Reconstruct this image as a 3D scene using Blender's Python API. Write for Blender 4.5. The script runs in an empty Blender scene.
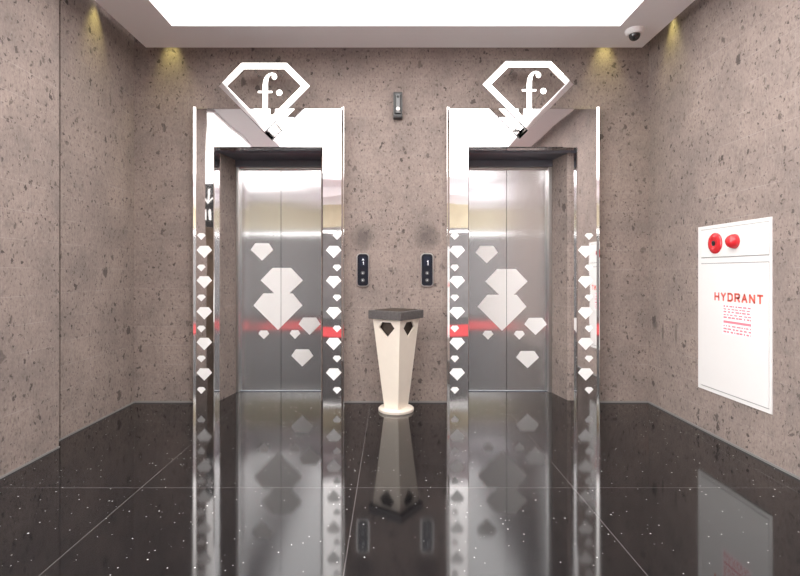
import bpy, bmesh, math, random
from mathutils import Vector, Matrix
from mathutils.geometry import tessellate_polygon
random.seed(7)
S = bpy.context.scene
COL = S.collection

# ------------------------------------------------------------------ camera
CAMY, CAMZ, F = -4.15, 1.083, 500.0
cd = bpy.data.cameras.new('camera'); cam = bpy.data.objects.new('camera', cd); COL.objects.link(cam)
cam.location = (0, CAMY, CAMZ); cam.rotation_euler = (math.pi/2, 0, 0)
cd.sensor_width = 36; cd.lens = 22.5; cd.shift_x = 0.01125; cd.shift_y = -0.02
cd.clip_start = 0.05
S.camera = cam

# ------------------------------------------------------------------ world, lights, exposure
W = bpy.data.worlds.new('world'); S.world = W; W.use_nodes = True
bg = W.node_tree.nodes['Background']
bg.inputs[0].default_value = (1.0, 0.985, 0.985, 1); bg.inputs[1].default_value = 5.5
S.view_settings.view_transform = 'Standard'
S.view_settings.look = 'None'
S.view_settings.gamma = 1
S.view_settings.use_curve_mapping = False
S.view_settings.exposure = 0.66
TRAY_STRENGTH = 3.1
LINE_STRENGTH = 3.0

def spot(name, loc, target, power, size_deg, color, blend=1.0):
    l = bpy.data.lights.new(name, 'SPOT'); l.energy = power; l.spot_size = math.radians(size_deg)
    l.spot_blend = blend; l.color = color; l.shadow_soft_size = 0.02
    o = bpy.data.objects.new(name, l); COL.objects.link(o); o.location = loc
    o.rotation_euler = (Vector(target)-Vector(loc)).to_track_quat('-Z', 'Y').to_euler()
    return o
WARM = (0.97, 0.90, 0.34)
# small warm spots recessed in the slot between the dropped ceiling and the walls
spot('slot_spot', (-1.82, -0.075, 3.10), (-1.82, -0.03, 2.3), 9, 60, WARM)
spot('slot_spot', (1.77, -0.075, 3.10), (1.77, -0.03, 2.3), 9, 60, WARM)
spot('slot_spot', (-2.06, -0.55, 3.10), (-2.105, -0.55, 2.3), 9, 60, WARM)
spot('slot_spot', (2.075, -0.36, 3.10), (2.11, -0.36, 2.3), 9, 60, WARM)

# ------------------------------------------------------------------ materials
def newmat(name):
    m = bpy.data.materials.new(name); m.use_nodes = True
    nt = m.node_tree; b = nt.nodes['Principled BSDF']
    return m, nt, b
def N(nt, t, **kw):
    n = nt.nodes.new(t)
    for k, v in kw.items():
        if k == 'ins':
            for i, val in v.items(): n.inputs[i].default_value = val
        else: setattr(n, k, v)
    return n
def L(nt, a, b): nt.links.new(a, b)
def simple(name, col, rough=0.5, metal=0.0, var=0.04, scale=30, coat=0.0, bump=0.0):
    m, nt, b = newmat(name)
    tc = N(nt, 'ShaderNodeTexCoord')
    no = N(nt, 'ShaderNodeTexNoise', ins={'Scale': scale, 'Detail': 3.0}); L(nt, tc.outputs['Object'], no.inputs['Vector'])
    mx = N(nt, 'ShaderNodeMix', data_type='RGBA')
    mx.inputs['A'].default_value = (*[c*(1-var) for c in col], 1); mx.inputs['B'].default_value = (*[min(1, c*(1+var)) for c in col], 1)
    L(nt, no.outputs['Fac'], mx.inputs['Factor']); L(nt, mx.outputs['Result'], b.inputs['Base Color'])
    b.inputs['Roughness'].default_value = rough; b.inputs['Metallic'].default_value = metal
    b.inputs['Coat Weight'].default_value = coat
    if bump:
        bp = N(nt, 'ShaderNodeBump', ins={'Strength': bump, 'Distance': 0.002}); L(nt, no.outputs['Fac'], bp.inputs['Height']); L(nt, bp.outputs[0], b.inputs['Normal'])
    return m
def emis(name, col, strength):
    m, nt, b = newmat(name)
    b.inputs['Base Color'].default_value = (.8, .8, .8, 1)
    b.inputs['Emission Color'].default_value = (*col, 1); b.inputs['Emission Strength'].default_value = strength
    return m

def math2(nt, op, a, b=None, c=None):
    n = N(nt, 'ShaderNodeMath', operation=op)
    for i, v in enumerate((a, b, c)):
        if v is None: continue
        if isinstance(v, (int, float)): n.inputs[i].default_value = v
        else: L(nt, v, n.inputs[i])
    return n.outputs[0]
def ramp(nt, src, stops):
    r = N(nt, 'ShaderNodeValToRGB')
    els = r.color_ramp.elements
    while len(els) < len(stops): els.new(0.5)
    for e, (p, c) in zip(els, stops):
        e.position = p; e.color = (c, c, c, 1) if isinstance(c, (int, float)) else (*c, 1)
    L(nt, src, r.inputs[0]); return r.outputs[0]
def mixc(nt, fac, a, b, mode='MIX'):
    m = N(nt, 'ShaderNodeMix', data_type='RGBA', blend_type=mode)
    for k, v in (('Factor', fac), ('A', a), ('B', b)):
        if isinstance(v, tuple): m.inputs[k].default_value = (*v, 1)
        elif isinstance(v, (int, float)): m.inputs[k].default_value = v
        else: L(nt, v, m.inputs[k])
    return m.outputs['Result']

def stone_material(name, smudges=()):
    """porous andesite cladding laid in thin courses"""
    m, nt, b = newmat(name)
    tc = N(nt, 'ShaderNodeTexCoord'); P = tc.outputs['Object']
    sx = N(nt, 'ShaderNodeSeparateXYZ'); L(nt, P, sx.inputs[0])
    u = math2(nt, 'ADD', sx.outputs[0], sx.outputs[1]); v = sx.outputs[2]
    cb = N(nt, 'ShaderNodeCombineXYZ'); L(nt, u, cb.inputs[0]); L(nt, v, cb.inputs[1])
    br = N(nt, 'ShaderNodeTexBrick', ins={'Scale': 1.0, 'Mortar Size': 0.0024, 'Mortar Smooth': 0.7, 'Bias': 0.0, 'Brick Width': 0.42, 'Row Height': 0.158})
    br.inputs['Color1'].default_value = (0, 0, 0, 1); br.inputs['Color2'].default_value = (1, 1, 1, 1); br.inputs['Mortar'].default_value = (.5, .5, .5, 1)
    L(nt, cb.outputs[0], br.inputs['Vector'])
    n1 = N(nt, 'ShaderNodeTexNoise', ins={'Scale': 3.0, 'Detail': 4.0, 'Roughness': 0.6}); L(nt, P, n1.inputs['Vector'])
    n2 = N(nt, 'ShaderNodeTexNoise', ins={'Scale': 75.0, 'Detail': 4.0, 'Roughness': 0.75}); m2 = N(nt, 'ShaderNodeMapping'); m2.inputs['Scale'].default_value = (1, 1, .55); m2.inputs['Rotation'].default_value = (.5, .5, 0); L(nt, P, m2.inputs['Vector']); L(nt, m2.outputs[0], n2.inputs['Vector'])
    n3 = N(nt, 'ShaderNodeTexNoise', ins={'Scale': 16.0, 'Detail': 3.0, 'Roughness': 0.6}); L(nt, P, n3.inputs['Vector'])
    col = mixc(nt, ramp(nt, n1.outputs[0], [(.32, 0.0), (.68, 1.0)]), (0.228, 0.186, 0.168), (0.325, 0.259, 0.229))
    col = mixc(nt, math2(nt, 'MULTIPLY', br.outputs['Color'], 0.22), col, (0.185, 0.155, 0.145))
    col = mixc(nt, ramp(nt, n2.outputs[0], [(.34, 0.6), (.48, 0.0)]), col, (0.125, 0.100, 0.090))
    col = mixc(nt, ramp(nt, n2.outputs[0], [(.56, 0.0), (.70, 0.42)]), col, (0.42, 0.355, 0.325))
    col = mixc(nt, ramp(nt, n3.outputs[0], [(.56, 0.0), (.72, 0.5)]), col, (0.165, 0.138, 0.128))
    # pores: stretched voronoi cells, of which only some are open
    wob = N(nt, 'ShaderNodeVectorMath', operation='MULTIPLY_ADD'); L(nt, n3.outputs['Color'], wob.inputs[0]); wob.inputs[1].default_value = (.09, .09, .09); L(nt, P, wob.inputs[2])
    hmask = None
    for sc, keep, size, sharp in ((10.0, 0.86, 0.24, 0.05), (24.0, 0.71, 0.30, 0.08), (48.0, 0.56, 0.34, 0.11)):
        mp = N(nt, 'ShaderNodeMapping'); L(nt, wob.outputs[0], mp.inputs['Vector']); mp.inputs['Scale'].default_value = (1.0, 1.0, 0.62); mp.inputs['Rotation'].default_value = (.25, .35, .1)
        vo = N(nt, 'ShaderNodeTexVoronoi', ins={'Scale': sc, 'Randomness': 1.0}); L(nt, mp.outputs[0], vo.inputs['Vector'])
        sp = N(nt, 'ShaderNodeSeparateColor'); L(nt, vo.outputs['Color'], sp.inputs[0])
        on = math2(nt, 'GREATER_THAN', sp.outputs[0], keep)
        rad = math2(nt, 'MULTIPLY_ADD', sp.outputs[1], size*0.8, size*0.45)
        d = math2(nt, 'SUBTRACT', rad, vo.outputs['Distance'])
        k = math2(nt, 'MULTIPLY', on, ramp(nt, math2(nt, 'DIVIDE', d, sharp), [(0.0, 0.0), (1.0, 1.0)]))
        dep = math2(nt, 'MULTIPLY', k, math2(nt, 'MULTIPLY_ADD', sp.outputs[2], 0.45, 0.38))
        hmask = dep if hmask is None else math2(nt, 'MAXIMUM', hmask, dep)
    col = mixc(nt, hmask, col, (0.045, 0.037, 0.034))
    # joints: hairlines, pale where scuffed
    jf = math2(nt, 'MULTIPLY', br.outputs['Fac'], ramp(nt, n1.outputs[0], [(.42, 0.05), (.66, 0.8)]))
    col = mixc(nt, jf, col, (0.36, 0.315, 0.295))
    for (x, z, rx, rz, amt) in smudges:          # handled dirt round the call panels and scrapes
        dx = math2(nt, 'DIVIDE', math2(nt, 'SUBTRACT', u, x), rx); dz = math2(nt, 'DIVIDE', math2(nt, 'SUBTRACT', v, z), rz)
        rr = math2(nt, 'ADD', math2(nt, 'MULTIPLY', dx, dx), math2(nt, 'MULTIPLY', dz, dz))
        rr = math2(nt, 'ADD', rr, math2(nt, 'MULTIPLY_ADD', n3.outputs[0], 1.6, -0.8))
        col = mixc(nt, math2(nt, 'MULTIPLY', ramp(nt, rr, [(0.0, 1.0), (1.0, 0.0)]), amt), col, (0.085, 0.072, 0.068))
    L(nt, col, b.inputs['Base Color'])
    b.inputs['Roughness'].default_value = 0.8; b.inputs['Specular IOR Level'].default_value = 0.25
    h = math2(nt, 'SUBTRACT', math2(nt, 'MULTIPLY', n2.outputs[0], 0.5), hmask)
    bp = N(nt, 'ShaderNodeBump', ins={'Strength': 0.45, 'Distance': 0.006}); L(nt, h, bp.inputs['Height']); L(nt, bp.outputs[0], b.inputs['Normal'])
    return m

def granite_material():
    m, nt, b = newmat('black_granite')
    tc = N(nt, 'ShaderNodeTexCoord'); P = tc.outputs['Object']
    sx = N(nt, 'ShaderNodeSeparateXYZ'); L(nt, P, sx.inputs[0])
    def line(src, off, pitch, w):
        f = math2(nt, 'FRACT', math2(nt, 'DIVIDE', math2(nt, 'SUBTRACT', src, off), pitch))
        d = math2(nt, 'MINIMUM', f, math2(nt, 'SUBTRACT', 1.0, f))
        return math2(nt, 'LESS_THAN', d, w/pitch/2)
    j = math2(nt, 'MAXIMUM', line(sx.outputs[0], -0.17, 1.085, 0.0045), line(sx.outputs[1], -0.54, 1.10, 0.0045))
    n1 = N(nt, 'ShaderNodeTexNoise', ins={'Scale': 160.0, 'Detail': 3.0}); L(nt, P, n1.inputs['Vector'])
    n0 = N(nt, 'ShaderNodeTexNoise', ins={'Scale': 2.0, 'Detail': 4.0}); L(nt, P, n0.inputs['Vector'])
    col = mixc(nt, n1.outputs[0], (0.002, 0.002, 0.0025), (0.011, 0.0105, 0.012))
    for sc, keep, r in ((26.0, 0.72, 0.10), (60.0, 0.88, 0.20)):
        vo = N(nt, 'ShaderNodeTexVoronoi', ins={'Scale': sc, 'Randomness': 1.0}); L(nt, P, vo.inputs['Vector'])
        sp = N(nt, 'ShaderNodeSeparateColor'); L(nt, vo.outputs['Color'], sp.inputs[0])
        k = math2(nt, 'MULTIPLY', math2(nt, 'GREATER_THAN', sp.outputs[0], keep), math2(nt, 'LESS_THAN', vo.outputs['Distance'], math2(nt, 'MULTIPLY', sp.outputs[1], r)))
        col = mixc(nt, k, col, (0.6, 0.59, 0.58))
    col = mixc(nt, math2(nt, 'MULTIPLY', j, 0.6), col, (0.13, 0.12, 0.12))
    L(nt, col, b.inputs['Base Color'])
    b.inputs['IOR'].default_value = 1.58
    L(nt, ramp(nt, n0.outputs[0], [(.3, 0.045), (.7, 0.09)]), b.inputs['Roughness'])
    return m

def mirror_material(name, base=(0.86, 0.85, 0.85), rough=0.03, wave=0.02, scale=3.0):
    m, nt, b = newmat(name)
    tc = N(nt, 'ShaderNodeTexCoord')
    no = N(nt, 'ShaderNodeTexNoise', ins={'Scale': scale, 'Detail': 1.0}); L(nt, tc.outputs['Object'], no.inputs['Vector'])
    b.inputs['Base Color'].default_value = (*base, 1); b.inputs['Metallic'].default_value = 1
    b.inputs['Roughness'].default_value = rough
    bp = N(nt, 'ShaderNodeBump', ins={'Strength': 1.0, 'Distance': wave}); L(nt, no.outputs[0], bp.inputs['Height']); L(nt, bp.outputs[0], b.inputs['Normal'])
    return m

def brushed_material():
    m, nt, b = newmat('brushed_steel')
    tc = N(nt, 'ShaderNodeTexCoord')
    mp = N(nt, 'ShaderNodeMapping'); L(nt, tc.outputs['Object'], mp.inputs['Vector']); mp.inputs['Scale'].default_value = (900, 900, 6)
    no = N(nt, 'ShaderNodeTexNoise', ins={'Scale': 1.0, 'Detail': 2.0}); L(nt, mp.outputs[0], no.inputs['Vector'])
    L(nt, mixc(nt, no.outputs[0], (0.58, 0.585, 0.595), (0.74, 0.745, 0.755)), b.inputs['Base Color'])
    b.inputs['Metallic'].default_value = 0.88; b.inputs['Roughness'].default_value = 0.115
    b.inputs['Anisotropic'].default_value = 0.97
    tg = N(nt, 'ShaderNodeTangent', direction_type='RADIAL', axis='Z'); L(nt, tg.outputs[0], b.inputs['Tangent'])
    b.inputs['Anisotropic Rotation'].default_value = ANISO_ROT
    return m
ANISO_ROT = 0.0

M = {}
U_L, U_R = -0.232, 0.30
M['stone_back'] = stone_material('porous_stone_back', smudges=[(-0.24, 1.37, .11, .13, .7), (0.30, 1.38, .12, .13, .7)])
M['stone_side'] = stone_material('porous_stone_side', smudges=[(2.137-0.10, .66, .05, .05, .8), (2.137-0.22, .62, .012, .09, .8), (2.137-0.40, .62, .02, .10, .7)])
M['granite'] = granite_material()
M['mirror'] = mirror_material('mirror_steel', wave=0.0022, scale=2.6)
M['polished'] = mirror_material('polished_steel', base=(0.88, 0.87, 0.86), rough=0.05, wave=0.0004, scale=6)
M['brushed'] = brushed_material()
M['dark_metal'] = simple('dark_grey_metal', (0.15, 0.16, 0.19), 0.4, 0.4)
M['steel'] = simple('satin_steel', (0.55, 0.54, 0.53), 0.28, 1.0)
M['paint'] = simple('white_ceiling_paint', (0.90, 0.885, 0.90), 0.7, var=0.01)
M['decal'] = simple('white_vinyl', (0.95, 0.945, 0.94), 0.35, var=0.01)
M['door_decal'] = simple('frosted_vinyl', (0.88, 0.865, 0.855), 0.5, var=0.015)
M['bin'] = simple('cream_stone', (0.80, 0.72, 0.625), 0.45, var=0.04, scale=14)
M['bin_top'] = simple('grey_stone_slab', (0.085, 0.076, 0.075), 0.7, var=0.45, scale=60)
M['dark_in'] = simple('dark_bin_liner', (0.05, 0.035, 0.025), 0.7, var=0.4, scale=30)
M['black_gloss'] = simple('black_gloss_plastic', (0.012, 0.013, 0.02), 0.12)
M['button'] = simple('grey_button', (0.12, 0.12, 0.125), 0.35, 0.5)
M['display'] = simple('dark_blue_display', (0.014, 0.017, 0.032), 0.15)
M['led'] = emis('display_digits', (0.6, 0.7, 1.0), 0.12)
M['white_enamel'] = simple('white_enamel', (0.76, 0.745, 0.735), 0.4, var=0.008)
M['seam'] = simple('seam_grey', (0.35, 0.34, 0.34), 0.6)
M['red'] = simple('red_plastic', (0.62, 0.022, 0.03), 0.25, coat=0.3)
M['red_paint'] = simple('red_lettering', (0.85, 0.15, 0.11), 0.5)
M['pink_print'] = simple('pink_print', (0.78, 0.22, 0.28), 0.5)
M['paper'] = simple('white_paper', (0.93, 0.88, 0.885), 0.6)
M['grille'] = simple('pale_grille', (0.72, 0.71, 0.71), 0.5)
M['black'] = simple('black_plastic', (0.012, 0.012, 0.013), 0.35)
M['smoked'] = simple('smoked_dome', (0.02, 0.018, 0.018), 0.08, coat=0.5)
M['white_plastic'] = simple('white_plastic', (0.80, 0.78, 0.77), 0.45)
M['chrome_dark'] = simple('dark_chrome', (0.10, 0.10, 0.10), 0.3, 0.8)
M['lens'] = simple('pale_highlight', (0.85, 0.85, 0.83), 0.15)
M['grout'] = simple('pale_grout', (0.20, 0.19, 0.185), 0.7)
M['lobby_dark'] = simple('dark_wood_panel', (0.135, 0.13, 0.13), 0.5, var=0.3, scale=5)
M['lobby_warm'] = simple('warm_lit_wall', (0.46, 0.41, 0.29), 0.7, var=0.2, scale=3)  # upper lobby wall, its warm light painted into the colour
M['bronze'] = simple('bronze_panel', (0.10, 0.07, 0.05), 0.45, 0.3, var=0.7, scale=6)
M['carpet'] = simple('red_carpet', (0.36, 0.02, 0.025), 0.95, var=0.15, scale=80)
M['glow'] = emis('tray_glow', (1.0, 0.98, 0.96), TRAY_STRENGTH)
M['lobby_glow'] = emis('lobby_fill_panel', (1.0, 0.97, 0.94), 1.8)
M['line'] = emis('strip_tube', (1.0, 0.98, 0.95), LINE_STRENGTH)

# ------------------------------------------------------------------ mesh helpers
def obj(name, bm, mat, parent=None, smooth=False, loc=None):
    me = bpy.data.meshes.new(name)
    bmesh.ops.recalc_face_normals(bm, faces=bm.faces)
    bm.to_mesh(me); bm.free()
    mats = mat if isinstance(mat, (list, tuple)) else [mat]
    for x in mats: me.materials.append(x)
    if smooth:
        me.shade_smooth()
        try: me.set_sharp_from_angle(angle=math.radians(35))
        except Exception: pass
    o = bpy.data.objects.new(name, me); COL.objects.link(o)
    if parent is not None:
        o.parent = parent
        par = Vector((0, 0, 0)); p = parent
        while p is not None: par += p.location; p = p.parent
        o.location = -par          # meshes are written in world coordinates
    return o
def thing(name, loc, label, cat, group=None):
    o = bpy.data.objects.new(name, None); COL.objects.link(o); o.location = loc; o.empty_display_size = .1
    o['label'] = label; o['category'] = cat
    if group: o['group'] = group
    return o
def struct(name, bm, mat):
    o = obj(name, bm, mat); o['kind'] = 'structure'; return o
def box(bm, x0, x1, y0, y1, z0, z1, bev=0.0, seg=2):
    r = bmesh.ops.create_cube(bm, size=1)
    vs = r['verts']
    bmesh.ops.scale(bm, vec=(x1-x0, y1-y0, z1-z0), verts=vs)
    bmesh.ops.translate(bm, vec=((x0+x1)/2, (y0+y1)/2, (z0+z1)/2), verts=vs)
    if bev:
        es = list({e for v in vs for e in v.link_edges})
        bmesh.ops.bevel(bm, geom=es, offset=bev, segments=seg, profile=0.5, affect='EDGES')
def prism(bm, front, back, mat_index=0):
    """closed solid from two matching loops of points"""
    a = [bm.verts.new(p) for p in front]; b = [bm.verts.new(p) for p in back]
    n = len(a)
    fs = [bm.faces.new(a), bm.faces.new(list(reversed(b)))]
    for i in range(n): fs.append(bm.faces.new([a[i], b[i], b[(i+1) % n], a[(i+1) % n]]))
    return fs
def xz_prism(bm, pts, y0, y1): return prism(bm, [(x, y0, z) for x, z in pts], [(x, y1, z) for x, z in pts])
def xy_prism(bm, pts, z0, z1): return prism(bm, [(x, y, z0) for x, y in pts], [(x, y, z1) for x, y in pts])
def yz_prism(bm, pts, x0, x1): return prism(bm, [(x0, y, z) for y, z in pts], [(x1, y, z) for y, z in pts])
def ring_prism(bm, outer, inner, y0, y1, bev=0.0):
    n = len(outer)
    V = {}
    for k, (loop, y) in enumerate(((outer, y0), (inner, y0), (outer, y1), (inner, y1))):
        V[k] = [bm.verts.new((x, y, z)) for x, z in loop]
    for i in range(n):
        j = (i+1) % n
        bm.faces.new([V[0][i], V[0][j], V[1][j], V[1][i]])
        bm.faces.new([V[2][i], V[3][i], V[3][j], V[2][j]])
        bm.faces.new([V[0][i], V[2][i], V[2][j], V[0][j]])
        bm.faces.new([V[1][i], V[1][j], V[3][j], V[3][i]])
def cyl(bm, p0, p1, r0, r1=None, n=24):
    r1 = r0 if r1 is None else r1
    p0, p1 = Vector(p0), Vector(p1); d = p1-p0
    q = d.to_track_quat('Z', 'Y')
    a = [p0+q @ Vector((r0*math.cos(t*2*math.pi/n), r0*math.sin(t*2*math.pi/n), 0)) for t in range(n)]
    b = [p1+q @ Vector((r1*math.cos(t*2*math.pi/n), r1*math.sin(t*2*math.pi/n), 0)) for t in range(n)]
    prism(bm, a, b)
def lathe(bm, center, axis, prof, n=32):
    """prof: (radius, height along axis) from one pole/edge to the other"""
    c = Vector(center); q = Vector(axis).to_track_quat('Z', 'Y')
    rows = []
    for r, h in prof:
        if r < 1e-6: rows.append([bm.verts.new(c+q @ Vector((0, 0, h)))])
        else: rows.append([bm.verts.new(c+q @ Vector((r*math.cos(t*2*math.pi/n), r*math.sin(t*2*math.pi/n), h))) for t in range(n)])
    for A, B in zip(rows, rows[1:]):
        for i in range(n):
            j = (i+1) % n
            if len(A) == 1 and len(B) > 1: bm.faces.new([A[0], B[i], B[j]])
            elif len(B) == 1 and len(A) > 1: bm.faces.new([A[i], A[j], B[0]])
            elif len(A) > 1: bm.faces.new([A[i], A[j], B[j], B[i]])
    for R in (rows[0], rows[-1]):
        if len(R) > 1: bm.faces.new(R)
def gem(cx, ztop, w, h, top=0.56, sh=0.36):
    return [(cx-w*top/2, ztop), (cx+w*top/2, ztop), (cx+w/2, ztop-h*sh), (cx, ztop-h), (cx-w/2, ztop-h*sh)]
def clip_x(pts, x, keep_left):
    out = []
    for i, a in enumerate(pts):
        b = pts[(i+1) % len(pts)]
        ia = (a[0] <= x) == keep_left; ib = (b[0] <= x) == keep_left
        if ia: out.append(a)
        if ia != ib:
            t = (x-a[0])/(b[0]-a[0]); out.append((x, a[1]+t*(b[1]-a[1])))
    return out
def rounded_rect(x0, x1, z0, z1, r, n=6):
    pts = []
    for cx, cz, a0 in ((x1-r, z1-r, 0), (x0+r, z1-r, 90), (x0+r, z0+r, 180), (x1-r, z0+r, 270)):
        for k in range(n+1):
            a = math.radians(a0+90*k/n); pts.append((cx+r*math.cos(a), cz+r*math.sin(a)))
    return pts

# ================================================================== STRUCTURE
XL, XR, CEIL = -2.133, 2.137, 2.884
# lift openings: outer left/right, inner left/right of the mirrored surround, door seam
LIFTS = [dict(ol=-1.614, il=-1.4425, ir=-0.562, orr=-0.383, seam=-1.001, dl=-1.383, dr=-0.62),
         dict(ol=0.456, il=0.636, ir=1.516, orr=1.700, seam=1.052, dl=0.67, dr=1.420)]
ZT, ZO = 2.428, 2.098
YF, YR = -0.07, 0.07

bm = bmesh.new(); box(bm, -6.5, 4.5, -8.0, 0.6, -0.1, 0.0); struct('floor', bm, M['granite'])
bm = bmesh.new()
a, c = LIFTS
def jamb_l(e): return [(e['il']-0.058, 0), (e['il']-0.058, YR), (e['il']+0.004, YR), (e['dl']-0.012, .33), (e['dl']-0.012, .6)]
def jamb_r(e): return [(e['ir']+0.058, 0), (e['ir']+0.058, YR), (e['ir']-0.028, YR), (e['dr']+0.028, .33), (e['dr']+0.028, .6)]
xy_prism(bm, [(XL-.2, 0)] + jamb_l(a) + [(XL-.2, .6)], 0, 3.2)
xy_prism(bm, list(reversed(jamb_r(a))) + jamb_l(c), 0, 3.2)
xy_prism(bm, list(reversed(jamb_r(c))) + [(XR+.2, 0), (XR+.2, .6)], 0, 3.2)
for e in LIFTS: box(bm, e['il']-0.058, e['ir']+0.058, 0, .6, ZO+0.06, 3.2)
struct('wall_back', bm, M['stone_back'])
bm = bmesh.new(); box(bm, XR, XR+.2, -4.3, 0, 0, 3.2); struct('wall_right', bm, M['stone_side'])
bm = bmesh.new()
xy_prism(bm, [(XL, 0), (XL, -.922), (XL-.03, -.922), (XL-.03, -.936), (XL, -.936), (XL, -1.065), (XL+.083, -1.065), (XL+.083, -1.535), (-6.5, -1.535), (-6.5, -1.38), (XL-.2, -1.38), (XL-.2, 0)], 0, 3.2)  # slot cut beside the pilaster to draw its contact shadow
struct('wall_left', bm, M['stone_side'])
# dropped ceiling with an open tray, and the slab above it
SX0, SX1, SY1 = -1.966, 2.014, -0.138
TX0, TX1, TY1, TY0 = -1.603, 1.676, -0.49, -5.6
bm = bmesh.new(); box(bm, -6.5, 4.5, -8.0, .6, 3.2, 3.3); struct('ceiling', bm, M['paint'])
bm = bmesh.new()
box(bm, SX0, SX1, TY1, SY1, CEIL, 3.04); box(bm, SX0, TX0, TY0, TY1, CEIL, 3.04); box(bm, TX1, SX1, TY0, TY1, CEIL, 3.04)
box(bm, SX0, SX1, -6.4, TY0, CEIL, 3.04)
struct('trim_1', bm, M['paint'])
# lobby ceiling beside and behind the lift bay
bm = bmesh.new(); box(bm, -6.5, SX0-0.02, -8.0, -1.62, CEIL, 3.1); box(bm, SX0-.02, 4.5, -8.0, -6.42, 2.70, 3.1); struct('trim_2', bm, M['paint'])
# pale grout bead along the foot of the walls
bm = bmesh.new()
box(bm, XL, XL+.008, -1.065, 0, 0, .009); box(bm, XL+.083, XL+.091, -1.535, -1.065, 0, .009); box(bm, XR-.008, XR, -4.3, 0, 0, .012)
for x0, x1 in ((XL, a['ol']), (a['orr'], c['ol']), (c['orr'], XR)): box(bm, x0, x1, -.008, 0, 0, .012)
struct('trim_3', bm, M['grout'])
# the lobby behind the photographer, seen in the mirrors
bm = bmesh.new(); box(bm, -6.5, 4.5, -8.0, -7.8, 0, 2.15); struct('wall_front', bm, M['lobby_dark'])
bm = bmesh.new(); box(bm, -6.5, 4.5, -8.0, -7.8, 2.15, 2.9); struct('trim_4', bm, M['lobby_warm'])

# glowing panel filling the tray, in place of its cove lighting
bm = bmesh.new(); box(bm, TX0, TX1, TY0, TY1, 3.0, 3.03)
o = obj('glow_panel', bm, M['glow']); o['label'] = 'large white glowing panel filling the ceiling tray in place of cove lights'; o['category'] = 'ceiling light'
bm = bmesh.new(); box(bm, -5.2, -2.03, -6.0, -1.68, CEIL-.02, CEIL)  # added panel, brightens the reflected lobby ceiling and the right wall
o = obj('glow_panel', bm, M['lobby_glow']); o['label'] = 'added white glowing panel on the lobby ceiling, whitens the left mirrored surround'; o['category'] = 'ceiling light'

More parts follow.
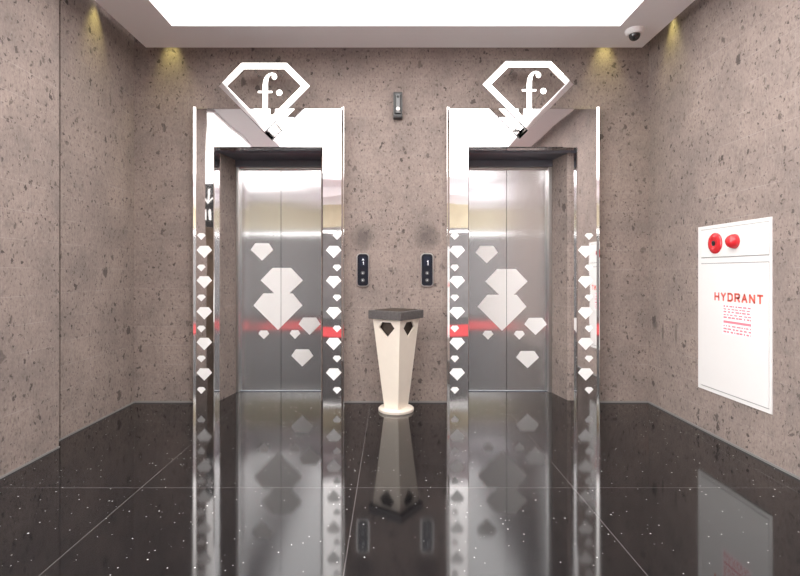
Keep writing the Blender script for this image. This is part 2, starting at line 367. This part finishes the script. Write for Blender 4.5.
# ================================================================== LIFTS
def smalls_bigs():
    out = []
    for y in (236.5, 268, 298, 329, 359, 390.5): out.append(('s', y))
    for y in (252, 282.3, 313.3, 344, 374.5): out.append(('b', y))
    return out
DEP = YF-CAMY
def zpx(y, d): return CAMZ+(272-y)*d/F
def xpx(x, d): return (x-391)*d/F
YD = 0.40
DD = YD-CAMY
def lift(e, label, decal_cols, door_decals):
    cx = (e['ol']+e['orr'])/2
    t = thing('elevator', (cx, 0, 0), label, 'elevator', 'elevators in the back wall')
    # mirrored surround: U shape with a chamfered outer rim and deep return
    bm = bmesh.new()
    pts = [(e['ol'], 0), (e['ol'], ZT), (e['orr'], ZT), (e['orr'], 0), (e['ir'], 0), (e['ir'], ZO), (e['il'], ZO), (e['il'], 0)]
    xz_prism(bm, [(x + (.0215 if x == e['ol'] else -.0215 if x == e['orr'] else 0), z) for x, z in pts], YF, -0.001)
    bm.edges.ensure_lookup_table()
    es = [ed for ed in bm.edges if all(abs(v.co.y-YF) < 1e-5 and abs(v.co.z-ZT) < 1e-5 for v in ed.verts)]
    bmesh.ops.bevel(bm, geom=es, offset=0.014, segments=1, affect='EDGES', clamp_overlap=False)
    es = [ed for ed in bm.edges if all(abs(v.co.y-YF) < 1e-5 for v in ed.verts) and all(e['il']-.001 < v.co.x < e['ir']+.001 for v in ed.verts) and all(v.co.z < ZO+.001 for v in ed.verts)]
    es = [ed for ed in es if ed.calc_length() > 0.5]
    bmesh.ops.bevel(bm, geom=es, offset=0.006, segments=1, affect='EDGES', clamp_overlap=False)
    # return into the opening
    box(bm, e['il']-.056, e['il'], -0.001, YR-.001, 0, ZO); box(bm, e['ir'], e['ir']+.056, -0.001, YR-.001, 0, ZO)
    box(bm, e['il']-.056, e['ir']+.056, -0.001, YR-.001, ZO, ZO+.056)
    sur = obj('surround', bm, M['mirror'], t)
    for (xs, xb) in decal_cols:
        for k, y in smalls_bigs():
            w, h, x = (0.070, 0.055, xs) if k == 's' else (0.126, 0.100, xb)
            zc = zpx(y, DEP)
            bm = bmesh.new(); xz_prism(bm, gem(xpx(x, DEP), zc+h/2, w, h), YF-.0012, YF)
            obj('diamond_decal', bm, M['decal'], sur)
    for x, sgn in ((e['ol'], 1), (e['orr'], -1)):       # raised rim sloping in towards the opening
        bm = bmesh.new(); xy_prism(bm, [(x, -.001), (x, YF-.009), (x+sgn*.004, YF-.009), (x+sgn*.022, YF-.0008), (x+sgn*.022, -.001)], 0, ZT); obj('rim', bm, M['polished'], t)
    # dark lining above the opening and the door frame
    bm = bmesh.new()
    box(bm, e['il']-.056, e['ir']+.056, YR, .44, ZO-.012, ZO+.056); box(bm, e['dl']-.012, e['dr']+.028, .33, .44, 2.028, ZO-.012)
    obj('header', bm, M['dark_metal'], t)
    bm = bmesh.new()
    box(bm, e['dl']-.012, e['dl']+.012, .345, .44, 0, 2.028, .003); box(bm, e['dr']-.002, e['dr']+.028, .345, .44, 0, 2.028, .003); box(bm, e['dl']+.012, e['dr']-.002, .37, .44, 2.016, 2.028)
    obj('door_frame', bm, M['steel'], t)
    bm = bmesh.new(); box(bm, e['dl']+.012, e['dr']-.002, .385, .44, 0, .004)
    obj('sill', bm, M['dark_metal'], t)
    bm = bmesh.new(); box(bm, e['seam']-.0021, e['seam']+.0021, YD+.003, YD+.03, .009, 2.015); obj('seam_strip', bm, M['black'], t)  # black strip added in the gap so the seam reads dark
    for side, (x0, x1) in enumerate(((e['dl']+.012, e['seam']-.0022), (e['seam']+.0022, e['dr']-.002))):
        bm = bmesh.new(); box(bm, x0, x1, YD, YD+.03, .008, 2.016)
        p = obj('door_panel', bm, M['brushed'], t)
        for i, (px, py, pw, ph) in enumerate(door_decals):
            s = DD/F
            g = gem(xpx(px, DD), zpx(py, DD), pw*s, ph*s, .44 if i == 1 else .6, .38 if i != 2 else .33)
            g = clip_x(g, x0 if side else x1, not side)
            if len(g) < 3: continue
            off = .0012 if i == 2 else 0.0
            bm = bmesh.new(); xz_prism(bm, g, YD-.001-off, YD); obj('diamond_decal', bm, M['door_decal'], p)
    return t
dd_left = [(262, 243.2, 22.5, 17.5), (281.8, 267.9, 42.3, 32.7), (278, 293.4, 49, 36.5), (263.8, 330.4, 10.8, 8.8), (295, 330.2, 10.8, 8.8), (309.6, 317.6, 22, 17.3), (302.3, 349.3, 22, 17.2)]
dd_right = [(486.7, 246, 22.3, 17.2), (506.5, 269, 42.3, 32.7), (502, 294.8, 49, 36), (488, 330.8, 10.8, 8.8), (519.3, 330.8, 11, 8.8), (535.5, 317.8, 22.5, 17.2), (527.5, 351, 23, 17.2)]
lift(LIFTS[0], 'left elevator with brushed steel doors, mirrored surround and white diamond decals', [(201.3, 204.3), (337, 333.7)], dd_left)
lift(LIFTS[1], 'right elevator with brushed steel doors, on the hydrant cabinet side of the pedestal bin', [(454.8, 457.2), (589, 585.7)], dd_right)

# ================================================================== EMBLEMS
YE = -0.205
DE = YE-CAMY
def emblem(cx, ctop, label):
    """cx, ctop: pixel of the top middle; the rest is laid out from the left-hand sign"""
    s = DE/F; X0 = xpx(cx, DE); Z0 = zpx(ctop, DE)
    def q(x, y): return (X0+(x-370)/5.76*s, Z0-(y-75)/5.76*s)       # drawing units of the sign
    t = thing('diamond_emblem', (X0, 0, Z0-.3), label, 'sign', 'diamond emblems above the elevators')
    out = [q(240, 75), q(500, 75), q(632, 208), q(370, 472), q(108, 208)]
    inn = [q(254, 110), q(486, 110), q(584, 208), q(370, 424), q(156, 208)]
    bm = bmesh.new(); ring_prism(bm, out, inn, YE, YE+.025); obj('diamond_frame', bm, M['polished'], t)
    bm = bmesh.new()
    f = [(362, 376), (362, 205), (365, 180), (372, 160), (384, 144), (400, 134), (415, 131), (430, 134), (440, 143), (444, 155), (440, 166), (430, 171), (420, 168), (414, 158), (416, 147), (410, 143), (402, 149), (395, 165), (391, 190), (390, 376)]
    xz_prism(bm, [q(*p) for p in f], YE, YE+.02)
    xz_prism(bm, [q(*p) for p in ((334, 236), (416, 236), (416, 247), (334, 247))], YE+.0005, YE+.0195)
    xz_prism(bm, [q(*p) for p in ((344, 374), (414, 374), (414, 384), (344, 384))], YE+.0005, YE+.0195)
    obj('letter', bm, M['polished'], t)
    bm = bmesh.new(); c0 = q(457, 246); r = 17/5.76*s; cyl(bm, (c0[0], YE, c0[1]), (c0[0], YE+.02, c0[1]), r, n=28); obj('dot', bm, M['polished'], t)
    for (x, y) in ((300, 92), (440, 92), (376, 190), (457, 246), (420, 400)):
        c0 = q(x, y); yb = 0.0 if c0[1] > ZT+.012 else YF
        bm = bmesh.new(); cyl(bm, (c0[0], YE+.018, c0[1]), (c0[0], yb, c0[1]), .006, n=10); obj('standoff_pin', bm, M['steel'], t, True)
emblem(264.2, 63.0, 'polished metal diamond sign with letter f above the left elevator')
emblem(528.2, 61.3, 'polished metal diamond sign with letter f above the right elevator')

# ================================================================== CALL PANELS, WALL UNIT
D0 = -CAMY
def call_panel(px0, px1, label, glyph):
    x0, x1, z1, z0 = xpx(px0, D0), xpx(px1, D0), zpx(254.2, D0), zpx(285.6, D0)
    cx = (x0+x1)/2
    t = thing('call_panel', (cx, 0, (z0+z1)/2), label, 'elevator call panel', 'call panels between the elevators')
    bm = bmesh.new(); xz_prism(bm, rounded_rect(x0-.008, x1+.008, z0-.008, z1+.008, .030), -.014, 0); obj('bezel', bm, M['steel'], t)
    bm = bmesh.new(); xz_prism(bm, rounded_rect(x0, x1, z0, z1, .024), -.018, -.0135); obj('plate', bm, M['black_gloss'], t)
    bm = bmesh.new(); box(bm, cx-.026, cx+.026, -.0195, -.018, z1-.10, z1-.022); d = obj('display', bm, M['display'], t)
    bm = bmesh.new()
    if glyph:   # up arrow over the digit 1
        xz_prism(bm, [(cx-.008, z1-.052), (cx+.002, z1-.034), (cx+.012, z1-.052)], -.0203, -.0195)
        xz_prism(bm, [(cx+.004, z1-.088), (cx+.004, z1-.070), (cx-.001, z1-.072), (cx-.001, z1-.066), (cx+.009, z1-.060), (cx+.009, z1-.088)], -.0203, -.0195)
    else:
        xz_prism(bm, [(cx+.004, z1-.092), (cx+.004, z1-.062), (cx-.002, z1-.064), (cx-.002, z1-.058), (cx+.010, z1-.050), (cx+.010, z1-.092)], -.0203, -.0195)
    obj('digits', bm, M['led'], d)
    for k, (zb, up) in enumerate(((zpx(273, D0), True), (zpx(280.2, D0), False))):
        bm = bmesh.new(); lathe(bm, (cx, -.018, zb), (0, -1, 0), [(.016, 0), (.016, .004), (.014, .006), (0, .006)], 24)
        b = obj('button', bm, M['button'], t, True)
        s = 1 if up else -1
        bm = bmesh.new(); xz_prism(bm, [(cx-.006, zb-.004*s), (cx, zb+.006*s), (cx+.006, zb-.004*s)], -.0248, -.024); obj('arrow', bm, M['decal'], b)
call_panel(357.6, 368.3, 'black elevator call panel beside the left elevator, up left of the bin', True)
call_panel(421.6, 432.4, 'black elevator call panel beside the right elevator, up right of the bin', False)

x0, x1, z1, z0 = xpx(393.4, D0), xpx(402.4, D0), zpx(93.2, D0), zpx(119.8, D0)
cx = (x0+x1)/2
t = thing('wall_sensor', (cx, 0, (z0+z1)/2), 'small dark metal wall unit high between the two elevators', 'wall sensor')
bm = bmesh.new(); box(bm, x0, x1, -.035, 0, z0, z1, .006); obj('housing', bm, M['chrome_dark'], t, True)
bm = bmesh.new(); box(bm, x0+.004, x1-.004, -.043, -.033, z0+.004, z0+.040, .003); obj('lower_cap', bm, M['black'], t, True)
bm = bmesh.new()
prof = [(math.cos(math.radians(k))*.030, math.sin(math.radians(k))*.030) for k in range(0, 181, 15)]
xy_prism(bm, [(cx+px_, -.033-py_*.8) for px_, py_ in prof], z0+.042, z1-.030); obj('curved_cover', bm, M['chrome_dark'], t, True)
bm = bmesh.new(); lathe(bm, (cx, -.057, z0+.072), (0, -1, 0), [(.017, -.012), (.017, 0), (.012, .006), (0, .009)], 24); obj('lens', bm, M['lens'], t, True)  # pale disc stands in for the bright highlight on the cover
bm = bmesh.new(); lathe(bm, (cx, -.056, z1-.048), (0, -1, 0), [(.011, -.01), (.011, .001), (.006, .004), (0, .005)], 20); obj('sensor_eye', bm, M['black'], t, True)

# ================================================================== PEDESTAL BIN
BX, BY = 0.040, -0.235
rot = math.radians(8.5)
t = thing('pedestal_bin', (BX, BY, 0), 'cream tapered pedestal bin with grey square top, standing between the elevators', 'trash bin')
bm = bmesh.new(); lathe(bm, (BX, BY, 0), (0, 0, 1), [(.136, 0), (.138, .004), (.138, .020), (.133, .026), (0, .026)], 48); obj('base', bm, M['bin'], t, True)
def corner(r, k, z):
    a = -math.pi/2 + rot + k*math.pi/2
    return Vector((BX+r*math.cos(a), BY+r*math.sin(a), z))
RB, RT, ZB, ZTOP = .094, .183, .026, .722
bm = bmesh.new()
for k in range(4):
    A, B, Cc, D = corner(RB, k, ZB), corner(RB, k+1, ZB), corner(RT, k+1, ZTOP), corner(RT, k, ZTOP)
    nrm = (B-A).cross(D-A).normalized()
    if nrm.dot(Vector((A.x+B.x-2*BX, A.y+B.y-2*BY, 0))) < 0: nrm = -nrm
    hole_uv = [(.34, .968), (.66, .968), (.80, .905), (.50, .80), (.20, .905)]
    quad_uv = [(0, 0), (1, 0), (1, 1), (0, 1)]
    def P3(u, v):
        return A.lerp(B, u).lerp(D.lerp(Cc, u), v)
    for off in (0.0, -.014):
        loops = [[P3(u, v)+nrm*off for u, v in quad_uv], [P3(u, v)+nrm*off for u, v in hole_uv]]
        flat = loops[0]+loops[1]
        vs = [bm.verts.new(p) for p in flat]
        for tri in tessellate_polygon(loops):
            try: bm.faces.new([vs[i] for i in tri])
            except ValueError: pass
        if off == 0.0: f0 = vs
        else:
            for lo, n in ((0, 4), (4, 5)):
                for i in range(n):
                    j = (i+1) % n
                    bm.faces.new([f0[lo+i], f0[lo+j], vs[lo+j], vs[lo+i]])
obj('body', bm, M['bin'], t)
bm = bmesh.new(); prism(bm, [corner(.060, k, .05) for k in range(4)], [corner(.140, k, .70) for k in range(4)]); obj('liner', bm, M['dark_in'], t)
bm = bmesh.new()
prism(bm, [corner(.220, k, .722) for k in range(4)], [corner(.220, k, .786) for k in range(4)])
bmesh.ops.bevel(bm, geom=list(bm.edges), offset=.003, segments=1, affect='EDGES')
obj('top_slab', bm, M['bin_top'], t)
bm = bmesh.new(); prism(bm, [corner(.165, k, .786) for k in range(4)], [corner(.165, k, .790) for k in range(4)]); obj('ash_tray', bm, M['dark_in'], t)

# ================================================================== HYDRANT CABINET
HY0, HY1, HZ0, HZ1 = -1.352, -.681, .285, 1.393      # HY1 is the edge nearest the lifts
XC = XR-.004
t = thing('hydrant_cabinet', (XR, (HY0+HY1)/2, HZ0), 'white fire hydrant cabinet set in the right stone wall', 'hydrant cabinet')
bm = bmesh.new()
box(bm, XR-.006, XR, HY0, HY1, HZ0, HZ0+.022); box(bm, XR-.006, XR, HY0, HY1, HZ1-.022, HZ1); box(bm, XR-.006, XR, HY0, HY0+.018, HZ0+.022, HZ1-.022); box(bm, XR-.006, XR, HY1-.030, HY1, HZ0+.022, HZ1-.022)
box(bm, XR-.0055, XR, HY0+.018, HY1-.030, 1.143, 1.176)
obj('cabinet_frame', bm, M['white_enamel'], t)
bm = bmesh.new(); box(bm, XR-.0025, XR-.0005, HY0+.01, HY1-.02, HZ0+.01, HZ1-.01); obj('back_plate', bm, M['seam'], t)
bm = bmesh.new(); box(bm, XC-.004, XR-.003, HY0+.021, HY1-.033, 1.182, HZ1-.026, .002); up = obj('upper_panel', bm, M['white_enamel'], t)
bm = bmesh.new(); box(bm, XC-.004, XR-.003, HY0+.021, HY1-.033, HZ0+.028, 1.137, .002)
door = obj('cabinet_door', bm, M['white_enamel'], t)
XP = XC-.004
def yw(px): return XR*F/(px-391)+CAMY
def zw(px, py): return CAMZ+(272-py)*(XR*F/(px-391))/F
# red manual call point and indicator lamp
yb, zb = yw(716.8), zw(716.8, 243.3)
bm = bmesh.new(); lathe(bm, (XP, yb, zb), (-1, 0, 0), [(.068, 0), (.068, .006), (.062, .012), (.040, .017), (.034, .014), (0, .014)], 40); bt = obj('alarm_button', bm, M['red'], t, True)
bm = bmesh.new(); lathe(bm, (XP-.014, yb, zb), (-1, 0, 0), [(.017, 0), (.017, .003), (.010, .005), (.008, .003), (0, .003)], 24); obj('push_knob', bm, M['black'], bt, True)
yb, zb = yw(736.2), zw(736.2, 241.3)
bm = bmesh.new(); lathe(bm, (XP, yb, zb), (-1, 0, 0), [(.046, 0), (.046, .008), (.043, .022), (.034, .038), (.020, .049), (0, .052)], 36); obj('indicator_lamp', bm, M['red'], t, True)
yb, zb = yw(754.8), zw(754.8, 239.5)
bm = bmesh.new(); lathe(bm, (XP, yb, zb), (-1, 0, 0), [(.043, 0), (.043, .002), (0, .003)], 36); g = obj('bell_grille', bm, M['white_enamel'], t, True)
bm = bmesh.new()
for k in range(-4, 5):
    hw = math.sqrt(max(0, .036**2-(k*.008)**2)); box(bm, XP-.0042, XP-.0025, yb-hw, yb+hw, zb+k*.008-.0014, zb+k*.008+.0014)
obj('grille_slots', bm, M['grille'], g)
# lettering, drawn as strokes on a 6 x 10 grid
def stroke(bm, pts, y_of, z_of, w, x0, x1):
    for p, q in zip(pts, pts[1:]):
        P_, Q_ = Vector((y_of(p[0]), z_of(p[1]))), Vector((y_of(q[0]), z_of(q[1])))
        d = (Q_-P_).normalized(); n = Vector((-d.y, d.x))*w/2; P_ -= d*w*.35; Q_ += d*w*.35
        yz_prism(bm, [tuple(P_+n), tuple(Q_+n), tuple(Q_-n), tuple(P_-n)], x0, x1)
GL = {'H': [[(0, 0), (0, 10)], [(6, 0), (6, 10)], [(0, 5), (6, 5)]],
      'Y': [[(0, 10), (3, 5), (6, 10)], [(3, 5), (3, 0)]],
      'D': [[(0, 0), (0, 10), (4, 10), (6, 8), (6, 2), (4, 0), (0, 0)]],
      'R': [[(0, 0), (0, 10), (5, 10), (6, 9), (6, 6), (5, 5), (0, 5)], [(3, 5), (6, 0)]],
      'A': [[(0, 0), (3, 10), (6, 0)], [(1, 3.4), (5, 3.4)]],
      'N': [[(0, 0), (0, 10), (6, 0), (6, 10)]],
      'T': [[(0, 10), (6, 10)], [(3, 10), (3, 0)]]}
bm = bmesh.new()
ya, yz_ = -.866, -1.285; zl0, zl1 = .902, .946
pitch = (yz_-ya+.037)/6.0
for i, ch in enumerate('HYDRANT'):
    y_start = ya+i*pitch
    for s_ in GL[ch]:
        stroke(bm, s_, lambda g_: y_start-g_*.0370/6, lambda g_: zl0+g_*(zl1-zl0)/10, .0125, XP-.0012, XP+.001)
obj('lettering', bm, M['red_paint'], door)
# instruction sticker with rows of tiny print
py0, py1, pz0, pz1 = -1.205, -.938, .688, .878
bm = bmesh.new(); box(bm, XP-.0008, XP, py0, py1, pz0, pz1); st = obj('instruction_sticker', bm, M['paper'], door)
bm = bmesh.new(); rnd = random.Random(3)
for r, (zc, h, solid) in enumerate(((.866, .010, 0), (.848, .008, 0), (.831, .010, 0), (.812, .008, 0), (.795, .011, 0), (.767, .015, 1), (.742, .009, 0), (.723, .010, 0), (.704, .011, 0))):
    y = py1-.012
    while y > py0+.014:
        w = (py1-py0) if solid else rnd.uniform(.010, .034)
        y2 = max(py0+.010, y-w)
        box(bm, XP-.0013, XP-.0007, y2, y, zc-h/2, zc+h/2)
        y = y2-rnd.uniform(.004, .016)
obj('printed_rows', bm, M['pink_print'], st)

# ================================================================== DOME CAMERA
DX, DY = 1.812, -.43
t = thing('dome_camera', (DX, DY, CEIL), 'white dome security camera with dark lens under the ceiling edge', 'security camera')
bm = bmesh.new(); lathe(bm, (DX, DY, CEIL), (0, 0, -1), [(.066, 0), (.066, .012), (.060, .026), (.050, .036), (0, .036)], 40); obj('mount', bm, M['white_plastic'], t, True)
bm = bmesh.new(); lathe(bm, (DX, DY, CEIL-.034), (0, 0, -1), [(.040, 0)] + [(.040*math.cos(math.radians(k)), .006+.040*math.sin(math.radians(k))) for k in range(0, 90, 10)] + [(0, .046)], 40); obj('dome', bm, M['smoked'], t, True)

# ================================================================== LOBBY THINGS SEEN ONLY IN THE MIRRORS
bm = bmesh.new(); box(bm, -2.6, 2.6, -6.0, -4.45, 0, .008, .003); o = obj('carpet', bm, M['carpet']); o['label'] = 'red carpet reflected as a band across the elevator doors'; o['category'] = 'carpet'
bm = bmesh.new(); box(bm, -3.6, 3.4, -7.8, -7.76, 2.03, 2.075, .01); o = obj('strip_light', bm, M['line']); o['label'] = 'thin white strip light reflected as a bright line on the doors'; o['category'] = 'light'

SX, SY = -2.93, -4.0
t = thing('direction_sign', (SX, SY, 0), 'dark lobby sign with white down arrow, reflected in the left mirrored surround', 'sign')
bm = bmesh.new(); box(bm, SX-.30, SX+.30, SY-.05, SY+.05, 0, 1.78); obj('stand', bm, M['bronze'], t)
bm = bmesh.new(); box(bm, SX-.30, SX+.30, SY-.05, SY+.05, 1.782, 2.50); pn = obj('sign_panel', bm, M['black'], t)
bm = bmesh.new(); y0, y1 = SY+.05, SY+.053
def poly(p): xz_prism(bm, [(SX+.05+x, z) for x, z in p], y0, y1)
poly([(-.012, 2.42), (.012, 2.42), (.012, 2.20), (-.012, 2.20)]); poly([(-.07, 2.26), (-.05, 2.275), (0, 2.20), (.05, 2.275), (.07, 2.26), (0, 2.165)])
obj('arrow_symbol', bm, M['decal'], pn)
for dx in (-.045, .045):
    bm = bmesh.new(); cyl(bm, (SX+.05+dx, y0, 2.05), (SX+.05+dx, y1, 2.05), .022, n=14); poly([(dx-.026, 2.035), (dx+.026, 2.035), (dx+.018, 1.90), (dx-.018, 1.90)]); obj('pictogram', bm, M['decal'], pn)
